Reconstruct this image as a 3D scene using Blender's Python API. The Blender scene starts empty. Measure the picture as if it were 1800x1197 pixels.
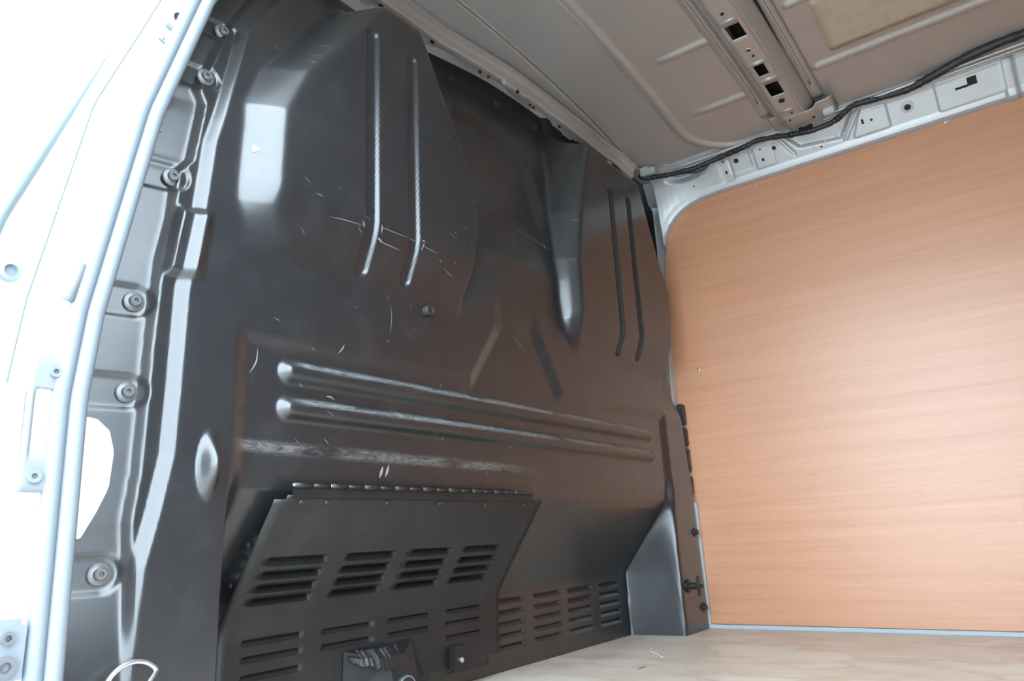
import bpy, bmesh, math, random
import numpy as np
from mathutils import Vector, Matrix

random.seed(4)
rng = np.random.default_rng(7)
scene = bpy.context.scene
COL = scene.collection

# ------------------------------------------------------------------ camera
cam_data = bpy.data.cameras.new('camera')
cam_data.sensor_fit = 'HORIZONTAL'
cam_data.sensor_width = 36.0
cam_data.lens = 36.0 * 1274.32 / 1800.0
cam_data.clip_start = 0.02
cam_data.clip_end = 200
cam = bpy.data.objects.new('camera', cam_data)
COL.objects.link(cam)
_c = (900.0, 598.5); _f = 1274.32
def _n(v):
    v = np.array(v, float); return v / np.linalg.norm(v)
_mx = -_n((-928 - _c[0], 1040.5 - _c[1], _f))
_my = _n((1861 - _c[0], 899 - _c[1], _f))
_mz = np.cross(_mx, _my)
_R = np.array([_mx, _my, _mz])             # world <- camera (x right, y down, z forward)
_rot = Matrix(((_R[0][0], -_R[0][1], -_R[0][2]),
               (_R[1][0], -_R[1][1], -_R[1][2]),
               (_R[2][0], -_R[2][1], -_R[2][2])))
cam.matrix_world = Matrix.Translation((0.888, -0.409, 0.28)) @ _rot.to_4x4()
scene.camera = cam

# ------------------------------------------------------------------ sky and exposure
world = bpy.data.worlds.new('overcast_sky')
scene.world = world
world.use_nodes = True
_bg = world.node_tree.nodes['Background']
_wn, _wl = world.node_tree.nodes, world.node_tree.links
_tc = _wn.new('ShaderNodeTexCoord'); _sx = _wn.new('ShaderNodeSeparateXYZ'); _rp = _wn.new('ShaderNodeValToRGB')
_wl.new(_tc.outputs['Generated'], _sx.inputs['Vector']); _wl.new(_sx.outputs['Z'], _rp.inputs['Fac'])
_rp.color_ramp.elements[0].color = (0.77, 0.94, 1.08, 1)       # overcast: dimmer horizon, brighter zenith
_rp.color_ramp.elements[1].color = (0.98, 1.16, 1.31, 1)
_wl.new(_rp.outputs['Color'], _bg.inputs['Color'])
_bg.inputs['Strength'].default_value = 5.6
scene.view_settings.view_transform = 'Standard'
scene.view_settings.look = 'None'
scene.view_settings.gamma = 1.0
scene.view_settings.use_curve_mapping = False
scene.view_settings.exposure = 1.14

# ------------------------------------------------------------------ materials
def new_mat(name, base, rough=0.5, metal=0.0, spec=0.5):
    m = bpy.data.materials.new(name); m.use_nodes = True
    b = m.node_tree.nodes['Principled BSDF']
    b.inputs['Base Color'].default_value = (*base, 1)
    b.inputs['Roughness'].default_value = rough
    b.inputs['Metallic'].default_value = metal
    b.inputs['Specular IOR Level'].default_value = spec
    return m, m.node_tree.nodes, m.node_tree.links, b

def coord(nodes, links, scale=(1, 1, 1)):
    tc = nodes.new('ShaderNodeTexCoord'); mp = nodes.new('ShaderNodeMapping')
    mp.inputs['Scale'].default_value = scale
    links.new(tc.outputs['Object'], mp.inputs['Vector'])
    return mp.outputs['Vector']

def noise(nodes, links, vec, scale, detail=4, rough=0.55):
    n = nodes.new('ShaderNodeTexNoise')
    n.inputs['Scale'].default_value = scale; n.inputs['Detail'].default_value = detail
    n.inputs['Roughness'].default_value = rough
    links.new(vec, n.inputs['Vector']); return n.outputs['Fac']

def ramp(nodes, links, fac, stops):
    r = nodes.new('ShaderNodeValToRGB'); e = r.color_ramp.elements
    while len(e) < len(stops): e.new(0.5)
    for k, (p, c) in enumerate(stops):
        e[k].position = p; e[k].color = (*c, 1) if len(c) == 3 else c
    links.new(fac, r.inputs['Fac']); return r.outputs['Color']

def mix(nodes, links, fac, a, b, mode='MIX'):
    m = nodes.new('ShaderNodeMix'); m.data_type = 'RGBA'; m.blend_type = mode
    for sock, v in ((m.inputs['Factor'], fac), (m.inputs[6], a), (m.inputs[7], b)):
        if hasattr(v, 'is_linked'): links.new(v, sock)
        elif isinstance(v, (int, float)): sock.default_value = v
        else: sock.default_value = (*v, 1)
    return m.outputs[2]

def bump(nodes, links, bsdf, fac, strength, dist=0.001):
    b = nodes.new('ShaderNodeBump'); b.inputs['Strength'].default_value = strength
    b.inputs['Distance'].default_value = dist
    links.new(fac, b.inputs['Height']); links.new(b.outputs['Normal'], bsdf.inputs['Normal'])

M = {}
def black_paint(name, base, rough, wear):
    m, N, L, b = new_mat(name, base, rough, 0, 0.40 if wear else .4)
    v = coord(N, L)
    specks = ramp(N, L, noise(N, L, v, 260, 2, 0.6), [(0.735, (0, 0, 0)), (0.80, (1, 1, 1))])
    patch = ramp(N, L, noise(N, L, v, 5, 4), [(0.45, (0, 0, 0)), (0.75, (1, 1, 1))])
    dust = mix(N, L, 1.0, specks, patch, 'MULTIPLY')
    col = mix(N, L, dust, base, (0.16, 0.17, 0.17))
    haze = ramp(N, L, noise(N, L, v, 14, 6, 0.7), [(0.5, base), (0.85, tuple(x * 1.7 + 0.006 for x in base))])
    col = mix(N, L, dust, haze, (0.14, 0.15, 0.15))
    if wear:
        at = N.new('ShaderNodeAttribute'); at.attribute_name = 'wear'
        fine = ramp(N, L, noise(N, L, coord(N, L, (1, 18, 90)), 3.0, 6, 0.75), [(0.36, (0, 0, 0)), (0.58, (1, 1, 1))])
        gap = ramp(N, L, noise(N, L, coord(N, L, (1, 3.5, 12)), 3.0, 3, 0.6), [(0.34, (0, 0, 0)), (0.50, (1, 1, 1))])
        w = mix(N, L, 1.0, at.outputs['Color'], fine, 'MULTIPLY')
        w = mix(N, L, 1.0, w, gap, 'MULTIPLY')
        col = mix(N, L, w, col, (0.22, 0.22, 0.215))
        rr = mix(N, L, w, (rough,) * 3, (0.6,) * 3)
        L.new(rr, b.inputs['Roughness'])
    L.new(col, b.inputs['Base Color'])
    b.inputs['Coat Weight'].default_value = 0.9 if wear else .12
    b.inputs['Coat Roughness'].default_value = .23 if wear else .3
    b.inputs['Coat IOR'].default_value = 1.57
    bump(N, L, b, noise(N, L, v, 340, 3), 0.05, 0.0006)
    return m
M['black'] = black_paint('satin_black_steel', (0.009, 0.0095, 0.011), 0.50, True)
M['cover'] = black_paint('black_sheet_metal', (0.009, 0.009, 0.0092), 0.46, False)

def silver_paint(name, base, rough, metal):
    m, N, L, b = new_mat(name, base, rough, metal)
    v = coord(N, L)
    c = ramp(N, L, noise(N, L, v, 9, 5, 0.65), [(0.3, tuple(x * 0.93 for x in base)), (0.7, base)])
    L.new(c, b.inputs['Base Color'])
    bump(N, L, b, noise(N, L, v, 420, 2), 0.03, 0.0005)
    return m
M['silver'] = silver_paint('silver_body_paint', (0.46, 0.46, 0.46), 0.40, 0.3)
M['roof'] = silver_paint('silver_roof_primer', (0.40, 0.368, 0.34), 0.44, 0.45)  # silver paint with the plywood's warm bounce light tinted into its colour
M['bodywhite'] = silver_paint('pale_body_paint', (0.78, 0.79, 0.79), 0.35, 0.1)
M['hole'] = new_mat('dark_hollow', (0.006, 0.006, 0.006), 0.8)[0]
M['plastic'] = new_mat('black_plastic', (0.012, 0.012, 0.013), 0.45)[0]
M['rubber'] = new_mat('grey_seal_rubber', (0.15, 0.17, 0.19), 0.6)[0]
M['seam'] = new_mat('pale_seam_sealer', (0.10, 0.125, 0.13), 0.6)[0]  # grey standing in for the shade in the pillar's gaps
M['bolt'] = new_mat('dull_zinc_bolt', (0.16, 0.16, 0.165), 0.42, 0.5)[0]
M['darkbolt'] = new_mat('black_bolt', (0.03, 0.03, 0.032), 0.4, 0.3)[0]
M['steel'] = new_mat('bright_steel', (0.65, 0.66, 0.67), 0.25, 0.9)[0]
M['plate'] = new_mat('pale_grey_plate', (0.17, 0.18, 0.185), 0.5)[0]
M['white'] = new_mat('white_plastic', (0.75, 0.75, 0.75), 0.45)[0]
M['connector'] = new_mat('grey_connector_plastic', (0.30, 0.30, 0.285), 0.5)[0]
M['seamgrey'] = new_mat('grey_sealant', (0.36, 0.39, 0.42), 0.6)[0]
M['scuff'] = new_mat('bare_scratch', (0.20, 0.20, 0.195), 0.6)[0]
M['paintchip'] = new_mat('pale_chip', (0.42, 0.36, 0.30), 0.7)[0]

m, N, L, b = new_mat('cable_tape', (0.010, 0.010, 0.011), 0.5)
bump(N, L, b, noise(N, L, coord(N, L), 120, 3), 0.6, 0.002); M['tape'] = m

m, N, L, b = new_mat('tan_damping_pad', (0.42, 0.34, 0.24), 0.7)
c = ramp(N, L, noise(N, L, coord(N, L), 30, 5), [(0.3, (0.36, 0.30, 0.22)), (0.7, (0.42, 0.35, 0.25))])
L.new(c, b.inputs['Base Color']); M['pad'] = m

m, N, L, b = new_mat('orange_plywood', (0.6, 0.3, 0.15), 0.38, 0, 0.65)
v1 = coord(N, L, (0.5, 1, 20)); v2 = coord(N, L, (1.3, 1, 210)); v3 = coord(N, L, (0.3, 1, 3.5))
g1 = noise(N, L, v1, 2.2, 6, 0.6); g2 = noise(N, L, v2, 3.0, 4, 0.6); g3 = noise(N, L, v3, 2.5, 3, 0.5)
c1 = ramp(N, L, g1, [(0.25, (0.455, 0.203, 0.100)), (0.5, (0.50, 0.236, 0.125)), (0.75, (0.53, 0.263, 0.146))])
c2 = ramp(N, L, g2, [(0.32, (0.84, 0.79, 0.76)), (0.58, (1, 1, 1))])
c = mix(N, L, 0.55, c1, c2, 'MULTIPLY')
c3 = ramp(N, L, g3, [(0.35, (0.94, 0.93, 0.92)), (0.65, (1.0, 1.0, 1.0))])
c = mix(N, L, 1.0, c, c3, 'MULTIPLY')
pores = ramp(N, L, noise(N, L, coord(N, L, (9, 1, 260)), 3.0, 2), [(0.66, (0, 0, 0)), (0.74, (1, 1, 1))])
c = mix(N, L, pores, c, (0.36, 0.14, 0.08))
L.new(c, b.inputs['Base Color']); bump(N, L, b, g2, 0.12, 0.0006); M['ply'] = m

m, N, L, b = new_mat('worn_floor_plywood', (0.5, 0.38, 0.25), 0.4)
v1 = coord(N, L, (2.2, 3.0, 1)); v2 = coord(N, L, (4, 45, 1)); v3 = coord(N, L, (1.6, 2.4, 1))
g1 = noise(N, L, v1, 2.4, 7, 0.62); g2 = noise(N, L, v2, 2.0, 4); g3 = noise(N, L, v3, 1.7, 3, 0.5)
c1 = ramp(N, L, g1, [(0.32, (0.47, 0.375, 0.29)), (0.46, (0.57, 0.475, 0.385)), (0.6, (0.62, 0.53, 0.445))])
pale = ramp(N, L, g3, [(0.47, (0, 0, 0)), (0.60, (0.8, 0.8, 0.8))])
c = mix(N, L, pale, c1, (0.66, 0.60, 0.53))
edge_ = ramp(N, L, g3, [(0.49, (1, 1, 1)), (0.51, (0.86, 0.79, 0.72)), (0.55, (1, 1, 1))])
c = mix(N, L, 0.8, c, edge_, 'MULTIPLY')
c3 = ramp(N, L, g2, [(0.35, (0.90, 0.88, 0.86)), (0.6, (1, 1, 1))])
c = mix(N, L, 0.6, c, c3, 'MULTIPLY')
L.new(c, b.inputs['Base Color']); M['floor'] = m

m, N, L, b = new_mat('pale_concrete', (0.42, 0.42, 0.41), 0.85)
c = ramp(N, L, noise(N, L, coord(N, L), 18, 8, 0.7), [(0.3, (0.34, 0.34, 0.33)), (0.7, (0.46, 0.46, 0.45))])
L.new(c, b.inputs['Base Color']); M['ground'] = m

# ------------------------------------------------------------------ builders
def tag(o, label=None, cat=None, group=None, kind=None):
    if label: o['label'] = label
    if cat: o['category'] = cat
    if group: o['group'] = group
    if kind: o['kind'] = kind
    return o

def link(name, me, mat, parent=None, smooth=True):
    if smooth: me.polygons.foreach_set('use_smooth', [True] * len(me.polygons))
    if mat: me.materials.append(M[mat])
    o = bpy.data.objects.new(name, me); COL.objects.link(o)
    if parent: o.parent = parent
    return o

def mesh(name, verts, faces, mat, parent=None, smooth=True):
    me = bpy.data.meshes.new(name)
    me.from_pydata([tuple(map(float, v)) for v in verts], [], faces); me.update()
    return link(name, me, mat, parent, smooth)

def bm_obj(name, bm, mat, parent=None, smooth=False):
    me = bpy.data.meshes.new(name); bm.normal_update(); bm.to_mesh(me); bm.free()
    return link(name, me, mat, parent, smooth)

def empty(name, loc=(0, 0, 0)):
    o = bpy.data.objects.new(name, None); o.empty_display_size = 0.05
    o.location = loc; COL.objects.link(o); return o

def grid_faces(nu, nv, flip=False):
    i = np.arange(nv - 1)[:, None] * nu + np.arange(nu - 1)[None, :]
    q = np.stack([i, i + 1, i + nu + 1, i + nu], -1).reshape(-1, 4)
    return q[:, ::-1] if flip else q

def grid_mesh(name, P, mat, parent=None, flip=False, keep=None):
    nv, nu = P.shape[:2]
    q = grid_faces(nu, nv, flip)
    if keep is not None: q = q[keep.reshape(-1)]
    me = bpy.data.meshes.new(name)
    me.vertices.add(nu * nv); me.vertices.foreach_set('co', P.reshape(-1).astype(np.float32))
    me.loops.add(q.size); me.loops.foreach_set('vertex_index', q.reshape(-1).astype(np.int32))
    me.polygons.add(len(q))
    me.polygons.foreach_set('loop_start', (np.arange(len(q)) * 4).astype(np.int32))
    me.update(calc_edges=True); me.validate()
    return link(name, me, mat, parent, True)

def solidify(o, t, off=-1):
    md = o.modifiers.new('thickness', 'SOLIDIFY'); md.thickness = t; md.offset = off
    return o

def frame_of(n):
    n = Vector(n).normalized()
    a = Vector((0, 0, 1)) if abs(n.z) < 0.9 else Vector((1, 0, 0))
    u = a.cross(n).normalized(); return u, n.cross(u), n

def lathe(name, prof, loc, n, mat, parent=None, seg=18, smooth=True):
    """prof: list of (radius, height) along axis n"""
    u, v, w = frame_of(n); loc = Vector(loc); V = []; F = []
    for r, h in prof:
        for k in range(seg):
            a = 2 * math.pi * k / seg
            V.append(loc + u * (r * math.cos(a)) + v * (r * math.sin(a)) + w * h)
    for i in range(len(prof) - 1):
        for k in range(seg):
            k2 = (k + 1) % seg
            F.append((i * seg + k, i * seg + k2, (i + 1) * seg + k2, (i + 1) * seg + k))
    F.append(tuple(range((len(prof) - 1) * seg, len(prof) * seg)))
    F.append(tuple(reversed(range(seg))))
    o = mesh(name, V, F, mat, parent, smooth)
    if smooth:
        md = o.modifiers.new('edges', 'EDGE_SPLIT'); md.split_angle = math.radians(35)
    return o

def tube(name, pts, rad, mat, parent=None, seg=10, closed=False, squash=1.0):
    pts = [Vector(p) for p in pts]; n = len(pts); V = []; F = []
    rads = rad if hasattr(rad, '__len__') else [rad] * n
    prev = None
    for i, p in enumerate(pts):
        a = pts[(i - 1) % n] if (i > 0 or closed) else p
        c = pts[(i + 1) % n] if (i < n - 1 or closed) else p
        t = (c - a).normalized()
        if prev is None: u, v, _ = frame_of(t)
        else:
            u = (prev - t * prev.dot(t)).normalized(); v = t.cross(u)
        prev = u
        for k in range(seg):
            an = 2 * math.pi * k / seg
            V.append(p + u * (rads[i] * math.cos(an)) + v * (rads[i] * squash * math.sin(an)))
    m_ = n if closed else n - 1
    for i in range(m_):
        j = (i + 1) % n
        for k in range(seg):
            k2 = (k + 1) % seg
            F.append((i * seg + k, i * seg + k2, j * seg + k2, j * seg + k))
    if not closed:
        F.append(tuple(reversed(range(seg)))); F.append(tuple(range((n - 1) * seg, n * seg)))
    return mesh(name, V, F, mat, parent)

def box(name, c, s, mat, parent=None, bevel=0.0, axes=None, seg=2):
    bm = bmesh.new(); bmesh.ops.create_cube(bm, size=1)
    bmesh.ops.scale(bm, vec=s, verts=bm.verts)
    if bevel: bmesh.ops.bevel(bm, geom=bm.edges[:], offset=bevel, segments=seg, affect='EDGES')
    if axes is not None:
        bmesh.ops.transform(bm, matrix=Matrix([list(r) for r in zip(*axes)]).to_4x4(), verts=bm.verts)
    bmesh.ops.translate(bm, vec=c, verts=bm.verts)
    return bm_obj(name, bm, mat, parent)

def prism(name, poly, a, b, mat, parent=None, axis=0, bevel=0.0):
    """polygon in the two other axes, extruded from a to b along axis"""
    bm = bmesh.new()
    def P(p, h):
        q = list(p); q.insert(axis, h); return q
    va = [bm.verts.new(P(p, a)) for p in poly]; vb = [bm.verts.new(P(p, b)) for p in poly]
    n = len(poly)
    bm.faces.new(va); bm.faces.new(vb[::-1])
    for i in range(n): bm.faces.new((va[i], vb[i], vb[(i + 1) % n], va[(i + 1) % n]))
    bmesh.ops.recalc_face_normals(bm, faces=bm.faces)
    if bevel:
        bmesh.ops.bevel(bm, geom=bm.edges[:], offset=bevel, segments=2, affect='EDGES')
    return bm_obj(name, bm, mat, parent)

def holed_sheet(name, u0, u1, v0, v1, holes, fmap, mat, parent=None, du=0.03, dv=0.012, thick=0.0015, ukeep=None, flip=False):
    us = set(np.linspace(u0, u1, int((u1 - u0) / du) + 2).round(5)); vs = set(np.linspace(v0, v1, int((v1 - v0) / dv) + 2).round(5))
    for (a, b_, c, d) in holes: us |= {round(a, 5), round(b_, 5)}; vs |= {round(c, 5), round(d, 5)}
    us = np.array(sorted(us)); vs = np.array(sorted(vs))
    us = us[np.r_[True, np.diff(us) > 1e-4]]; vs = vs[np.r_[True, np.diff(vs) > 1e-4]]
    U, V = np.meshgrid(us, vs)
    P = fmap(U, V)
    uc = (us[1:] + us[:-1]) / 2; vc = (vs[1:] + vs[:-1]) / 2
    UC, VC = np.meshgrid(uc, vc)
    keep = np.ones(UC.shape, bool)
    for (a, b_, c, d) in holes: keep &= ~((UC > a) & (UC < b_) & (VC > c) & (VC < d))
    if ukeep is not None: keep &= ukeep(UC, VC)
    o = grid_mesh(name, P, mat, parent, keep=keep, flip=flip)
    if thick: solidify(o, thick)
    return o

def sstep(a, b, t):
    x = np.clip((t - a) / (b - a), 0, 1); return x * x * (3 - 2 * x)

def lin(a, b, t, r=.12):
    x = np.clip((t - a) / (b - a), -.5, 1.5)
    # linear ramp with softened corners
    k = lambda q: .5 * (q + np.sqrt(q * q + r * r))
    return k(x) - k(x - 1)

def sd_poly(py, pz, poly):
    """signed distance to polygon, negative inside"""
    poly = np.array(poly, float); d = np.full(py.shape, 1e9); s = np.ones(py.shape)
    n = len(poly)
    for i in range(n):
        a = poly[i]; b = poly[i - 1]
        e = b - a; wy = py - a[0]; wz = pz - a[1]
        t = np.clip((wy * e[0] + wz * e[1]) / (e @ e), 0, 1)
        d = np.minimum(d, (wy - e[0] * t) ** 2 + (wz - e[1] * t) ** 2)
        c1 = pz >= a[1]; c2 = pz < b[1]; c3 = e[0] * wz > e[1] * wy
        s = np.where((c1 & c2 & c3) | (~c1 & ~c2 & ~c3), -s, s)
    return s * np.sqrt(d)

def sd_path(py, pz, path):
    d = np.full(py.shape, 1e9); path = np.array(path, float)
    for a, b in zip(path[:-1], path[1:]):
        e = b - a; wy = py - a[0]; wz = pz - a[1]
        t = np.clip((wy * e[0] + wz * e[1]) / (e @ e), 0, 1)
        d = np.minimum(d, np.hypot(wy - e[0] * t, wz - e[1] * t))
    return d

def I(t, xs, ys): return np.interp(t, xs, ys)

# ------------------------------------------------------------------ shared curves of the van body
def f_in(z):      # inner edge of the near side door opening, leaning inwards with height
    return I(z, [-.6, 0, .16, .45, .55, .83, 1.06, 1.2, 1.35, 1.45], [-.0, -.028, -.031, -.036, -.028, .019, .083, .135, .22, .32])
def f_out(z):     # outer skin of the near side
    return I(z, [-.6, 0, .2, .45, .65, .775, .955, 1.2, 1.4, 1.5], [-.16, -.2, -.21, -.19, -.148, -.105, -.042, .04, .13, .24])
def z_roof(y): return 1.50 - 0.07 * ((y - .87) / .75) ** 2
def x_head(y): return I(y, [.0, .15, .3, .51, .74, .98, 1.18, 1.44, 1.58, 1.7], [-.04, -.07, -.11, -.125, -.13, -.10, -.085, -.062, -.022, -.01])

# ------------------------------------------------------------------ setting: ground, floor, walls, roof
def plane_box(name, x0, x1, y0, y1, z0, z1, mat, bevel=0.0):
    o = box(name, ((x0 + x1) / 2, (y0 + y1) / 2, (z0 + z1) / 2), (x1 - x0, y1 - y0, z1 - z0), mat, None, bevel)
    o['kind'] = 'structure'; return o

plane_box('ground', -12, 12, -12, 12, -.65, -.60, 'ground')
plane_box('floor', -.30, 2.60, -.02, 1.80, -.03, 0.0, 'floor', .002)
plane_box('wall_right', -.30, 2.60, 1.80, 1.86, -.4, 1.42, 'silver')
plane_box('wall_front', -.42, -.38, .0, 1.86, -.4, 1.46, 'silver')  # unseen closure added behind the bulkhead to keep cab light out
plane_box('wall_back', 2.60, 2.66, -.1, 1.86, -.4, 1.50, 'silver')
# closed stretch of the near side behind the sliding door opening, and the strip above the opening
zz = np.linspace(-.4, 1.46, 60)
def near_wall(name, x0, x1, zs):
    P = np.zeros((len(zs) * 2, 2, 3))
    prof = [(f_in(z), z) for z in zs] + [(f_out(z), z) for z in zs[::-1]]
    for i, (y, z) in enumerate(prof): P[i, 0] = (x0, y, z); P[i, 1] = (x1, y, z)
    V = P.reshape(-1, 3); n = len(prof); F = []
    for i in range(n): j = (i + 1) % n; F.append((2 * i, 2 * i + 1, 2 * j + 1, 2 * j))
    F.append(tuple(2 * i for i in range(n))); F.append(tuple(2 * i + 1 for i in reversed(range(n))))
    o = mesh(name, V, F, 'silver', None, False); o['kind'] = 'structure'; return o
near_wall('wall_left', 1.16, 2.60, np.linspace(-.4, 1.46, 40))
near_wall('trim_1', .06, 1.16, np.linspace(1.30, 1.47, 8))
near_wall('trim_2', .06, 1.16, np.linspace(-.4, -.035, 8))

# roof skin with pressed beads
def roof_height(X, Y):
    Z = z_roof(Y)
    def rr(x, y, cx, cy, hx, hy, r):
        qx = np.abs(x - cx) - hx + r; qy = np.abs(y - cy) - hy + r
        return np.hypot(np.maximum(qx, 0), np.maximum(qy, 0)) + np.minimum(np.maximum(qx, qy), 0) - r
    d = rr(X, Y, 1.38, .87, 1.20, .79, .17)
    Z = Z - .0075 * (sstep(-.018, -.011, d) - sstep(.0, .007, d))
    Z = Z + .006 * sstep(.008, .016, d)
    d2 = rr(X, Y, 1.38, .87, 1.395, .80, .10)
    Z = Z + .016 * (1 - sstep(.001, .0055, np.abs(d2)))
    for yb in (.29, .545, .87, 1.20, 1.455):
        for a, b_ in ((.245, .405), (.60, 1.12), (1.32, 2.3)):
            t = np.clip(X, a, b_); dd = np.hypot(X - t, (Y - yb))
            taper = sstep(a - .01, a + .06, X) if a < .5 else 1.0
            Z = Z - .0075 * taper * (1 - sstep(.005, .014, dd))
    return Z
xs = np.unique(np.r_[np.arange(-.34, -.04, .01), np.arange(-.04, .02, .002), np.arange(.02, .30, .004), np.arange(.30, 1.15, .005), np.arange(1.15, 2.661, .03)].round(4))
ys = np.unique(np.r_[np.arange(.10, .8, .012), np.arange(.8, 1.70, .004)].round(4))
X, Y = np.meshgrid(xs, ys)
o = grid_mesh('ceiling', np.stack([X, Y, roof_height(X, Y)], -1), 'roof', flip=True); o['kind'] = 'structure'
solidify(o, .004)
# outer roof skin closes the gutter at the sides
yy = np.linspace(.02, 1.84, 40); xx = np.array([-.36, 2.66]); X, Y = np.meshgrid(xx, yy)
o = grid_mesh('trim_3', np.stack([X, Y, 1.53 - .10 * ((Y - .87) / .9) ** 2 - .05 * sstep(.7, .97, np.abs(Y - .87))], -1), 'silver'); o['kind'] = 'structure'
solidify(o, .004, 1)

# ------------------------------------------------------------------ bulkhead
# seat bulge borders (y as a function of height)
def fLL(z): return I(z, [.60, .67, .70, .785, .95, 1.04, 1.13, 1.25, 1.40], [.26, .215, .186, .152, .158, .195, .262, .345, .46])
def fLR(z): return I(z, [.60, .70, .87, .983, 1.138, 1.273, 1.43], [.635, .655, .688, .700, .610, .536, .44])
def fRL(z): return I(z, [.60, .70, .80, .96, 1.10, 1.27, 1.42], [1.10, 1.08, 1.055, 1.058, 1.085, 1.14, 1.2])
def fRR(z): return I(z, [.60, .70, .86, .995, 1.127, 1.324, 1.42], [1.60, 1.602, 1.632, 1.650, 1.582, 1.502, 1.46])
def l1(z): return I(z, [0, .242, .322, .385, .557, .663, .726, .80, .825, .925, .945, 1.038, 1.094, 1.186, 1.3, 1.42],
                    [.060, .057, .050, .056, .058, .062, .072, .076, .094, .107, .098, .131, .153, .201, .28, .38])
def l2(z): return I(z, [0, .21, .268, .334, .404, .478, .626, .741, .862, .971, 1.105, 1.25, 1.42],
                    [.058, .050, .052, .066, .078, .080, .082, .097, .107, .133, .168, .26, .40])
TABS = [(.264, .020), (.482, .032), (.602, .031), (.792, .064), (.975, .103), (1.088, .139)]
LOUV_Z = [.145, .1205, .096, .0715, .047]
LOUV_Y = [(.935, 1.052), (1.097, 1.212), (1.250, 1.370), (1.412, 1.528)]

def bulk_depth(Y, Z):
    hx = x_head(Y) - .012
    # gentle forward lean of the upper sheet up to the roof header
    D = hx * np.clip((Z - .90) / .50, 0, 1.1) ** 1.25
    # recessed lower band and centre column
    band = [(.165, -.2), (.165, .595), (.685, .600), (.778, .726), (.790, 1.4),
            (.945, 1.4), (.955, .726), (1.03, .611), (1.60, .622), (1.60, -.2)]
    d = sd_poly(Y, Z, band)
    D = D - .011 * (1 - sstep(-.032, .003, d)) * (1 - sstep(.715, .80, Z))
    # centre column between the bulges
    D = D - .013 * sstep(-.02, 0, Y - fLR(Z)) * (1 - sstep(0, .02, Y - fRL(Z))) * sstep(.70, .86, Z)
    # deeper pressing in the upper centre, with its rim
    cen = [(.66, 1.22), (.80, 1.325), (1.01, 1.335), (1.065, 1.24), (1.075, 1.10), (1.02, .97), (.80, 1.00), (.72, 1.05)]
    d = sd_poly(Y, Z, cen)
    D = D - .020 * (1 - sstep(-.035, .004, d)) * sstep(.98, 1.14, Z)
    D = D - .004 * (1 - sstep(.0, .006, sd_path(Y, Z, [(.80, 1.00), (1.03, .985)])))
    # seat bulges
    pz = .036 * sstep(.70, .83, Z)
    topL = sstep(1.27, 1.40, Z); pL = pz * (1 - topL) + hx * topL
    mL = lin(0, .052, Y - fLL(Z)) * (1 - sstep(-.012, .004, Y - fLR(Z))) * sstep(.66, .74, Z)
    D = D * (1 - mL) + pL * mL
    topR = sstep(1.31, 1.42, Z); pR = pz * (1 - topR) + hx * topR
    mR = lin(0.004, .038, Y - fRL(Z)) * (1 - sstep(-.012, .006, Y - fRR(Z))) * sstep(.62, .74, Z)
    edge = sstep(-.012, .008, Y - fRR(Z)) * sstep(.60, .72, Z)
    D = D * (1 - edge) - .032 * edge
    D = D * (1 - mR) + pR * mR
    # upright grooves on the bulges
    for path in ([(.391, 1.195), (.391, .82), (.391, .742)], [(.494, 1.200), (.494, .82), (.494, .748)],
                 [(1.300, 1.225), (1.300, .88), (1.302, .758)], [(1.412, 1.235), (1.414, .89), (1.416, .762)]):
        dd = sd_path(Y, Z, path); w = .0155
        D = D - .0075 * (1 - sstep(w - .006, w, dd))
    # two long horizontal ribs
    for z0, z1 in ((.541, .545), (.485, .487)):
        dd = sd_path(Y, Z, [(.262, z0), (1.488, z1)])
        D = D + .016 * (1 - sstep(.004, .022, dd))
    # small diagonal beads flanking the centre notch are the edges of the recess; a dimple each side
    for (cy, cz, ay, az, h) in ((.134, .394, .016, .040, .022), (1.586, .388, .016, .046, -.016)):
        q = np.hypot((Y - cy) / ay, (Z - cz) / az)
        D = D + h * (1 - sstep(0, 1.3, q))
    # raised pads where tabs meet the upper ribs
    # foot-well recess: slope then upright, between the two legs
    prof = I(Z, [-1, .160, .172, .184, .345, .365, .395, 2], [-.152, -.152, -.150, -.143, -.016, -.005, 0, 0])
    yl_ = .168 + .0 * Z
    yr_ = 1.588 - .0 * Z
    inn = sstep(-.008, .016, Y - yl_) * (1 - sstep(-.018, .004, Y - yr_))
    D = D + prof * inn
    # louvres pressed in the upright foot of the recess
    for (ya, yb) in LOUV_Y:
        for zc in LOUV_Z:
            hh = .0062
            t = (Z - zc) / hh
            mk = sstep(ya - .004, ya + .006, Y + (Z - zc) * .3) * (1 - sstep(yb - .006, yb + .004, Y + (Z - zc) * .3))
            mk = mk * sstep(-1.25, -.75, t) * (1 - sstep(.85, 1.15, t))
            D = D - mk * (.0055 + .0045 * np.clip(t, -1, 1))
    # left border: two steps down to the bolted flange
    e1 = l1(Z) - .010
    s1 = 1 - lin(-.005, .006, Y - e1)
    s2 = 1 - lin(-.007, .008, Y - l2(Z))
    D = D - .0115 * s2 * sstep(.13, .32, Z) - .011 * s1 * sstep(.05, .26, Z)
    D = D - .26 * np.maximum(e1 - .006 - Y, 0) * sstep(.05, .26, Z)
    # pocket on the second step
    q = sstep(.640, .655, Z) * (1 - sstep(.735, .755, Z)) * sstep(-.030, -.020, Y - l2(Z)) * (1 - sstep(.004, .026, Y - l2(Z)))
    D = D + .012 * q
    # recessed pads around the flange bolts
    for (cz, cy) in TABS:
        q = np.hypot(np.maximum(Y - cy, 0), Z - cz)
        D = D - .004 * (1 - sstep(.018, .024, q))
    # right border: soft fold near the wall
    D = D - .014 * sstep(1.742, 1.754, Y) * (1 - sstep(.55, .7, Z))
    return D

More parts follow.
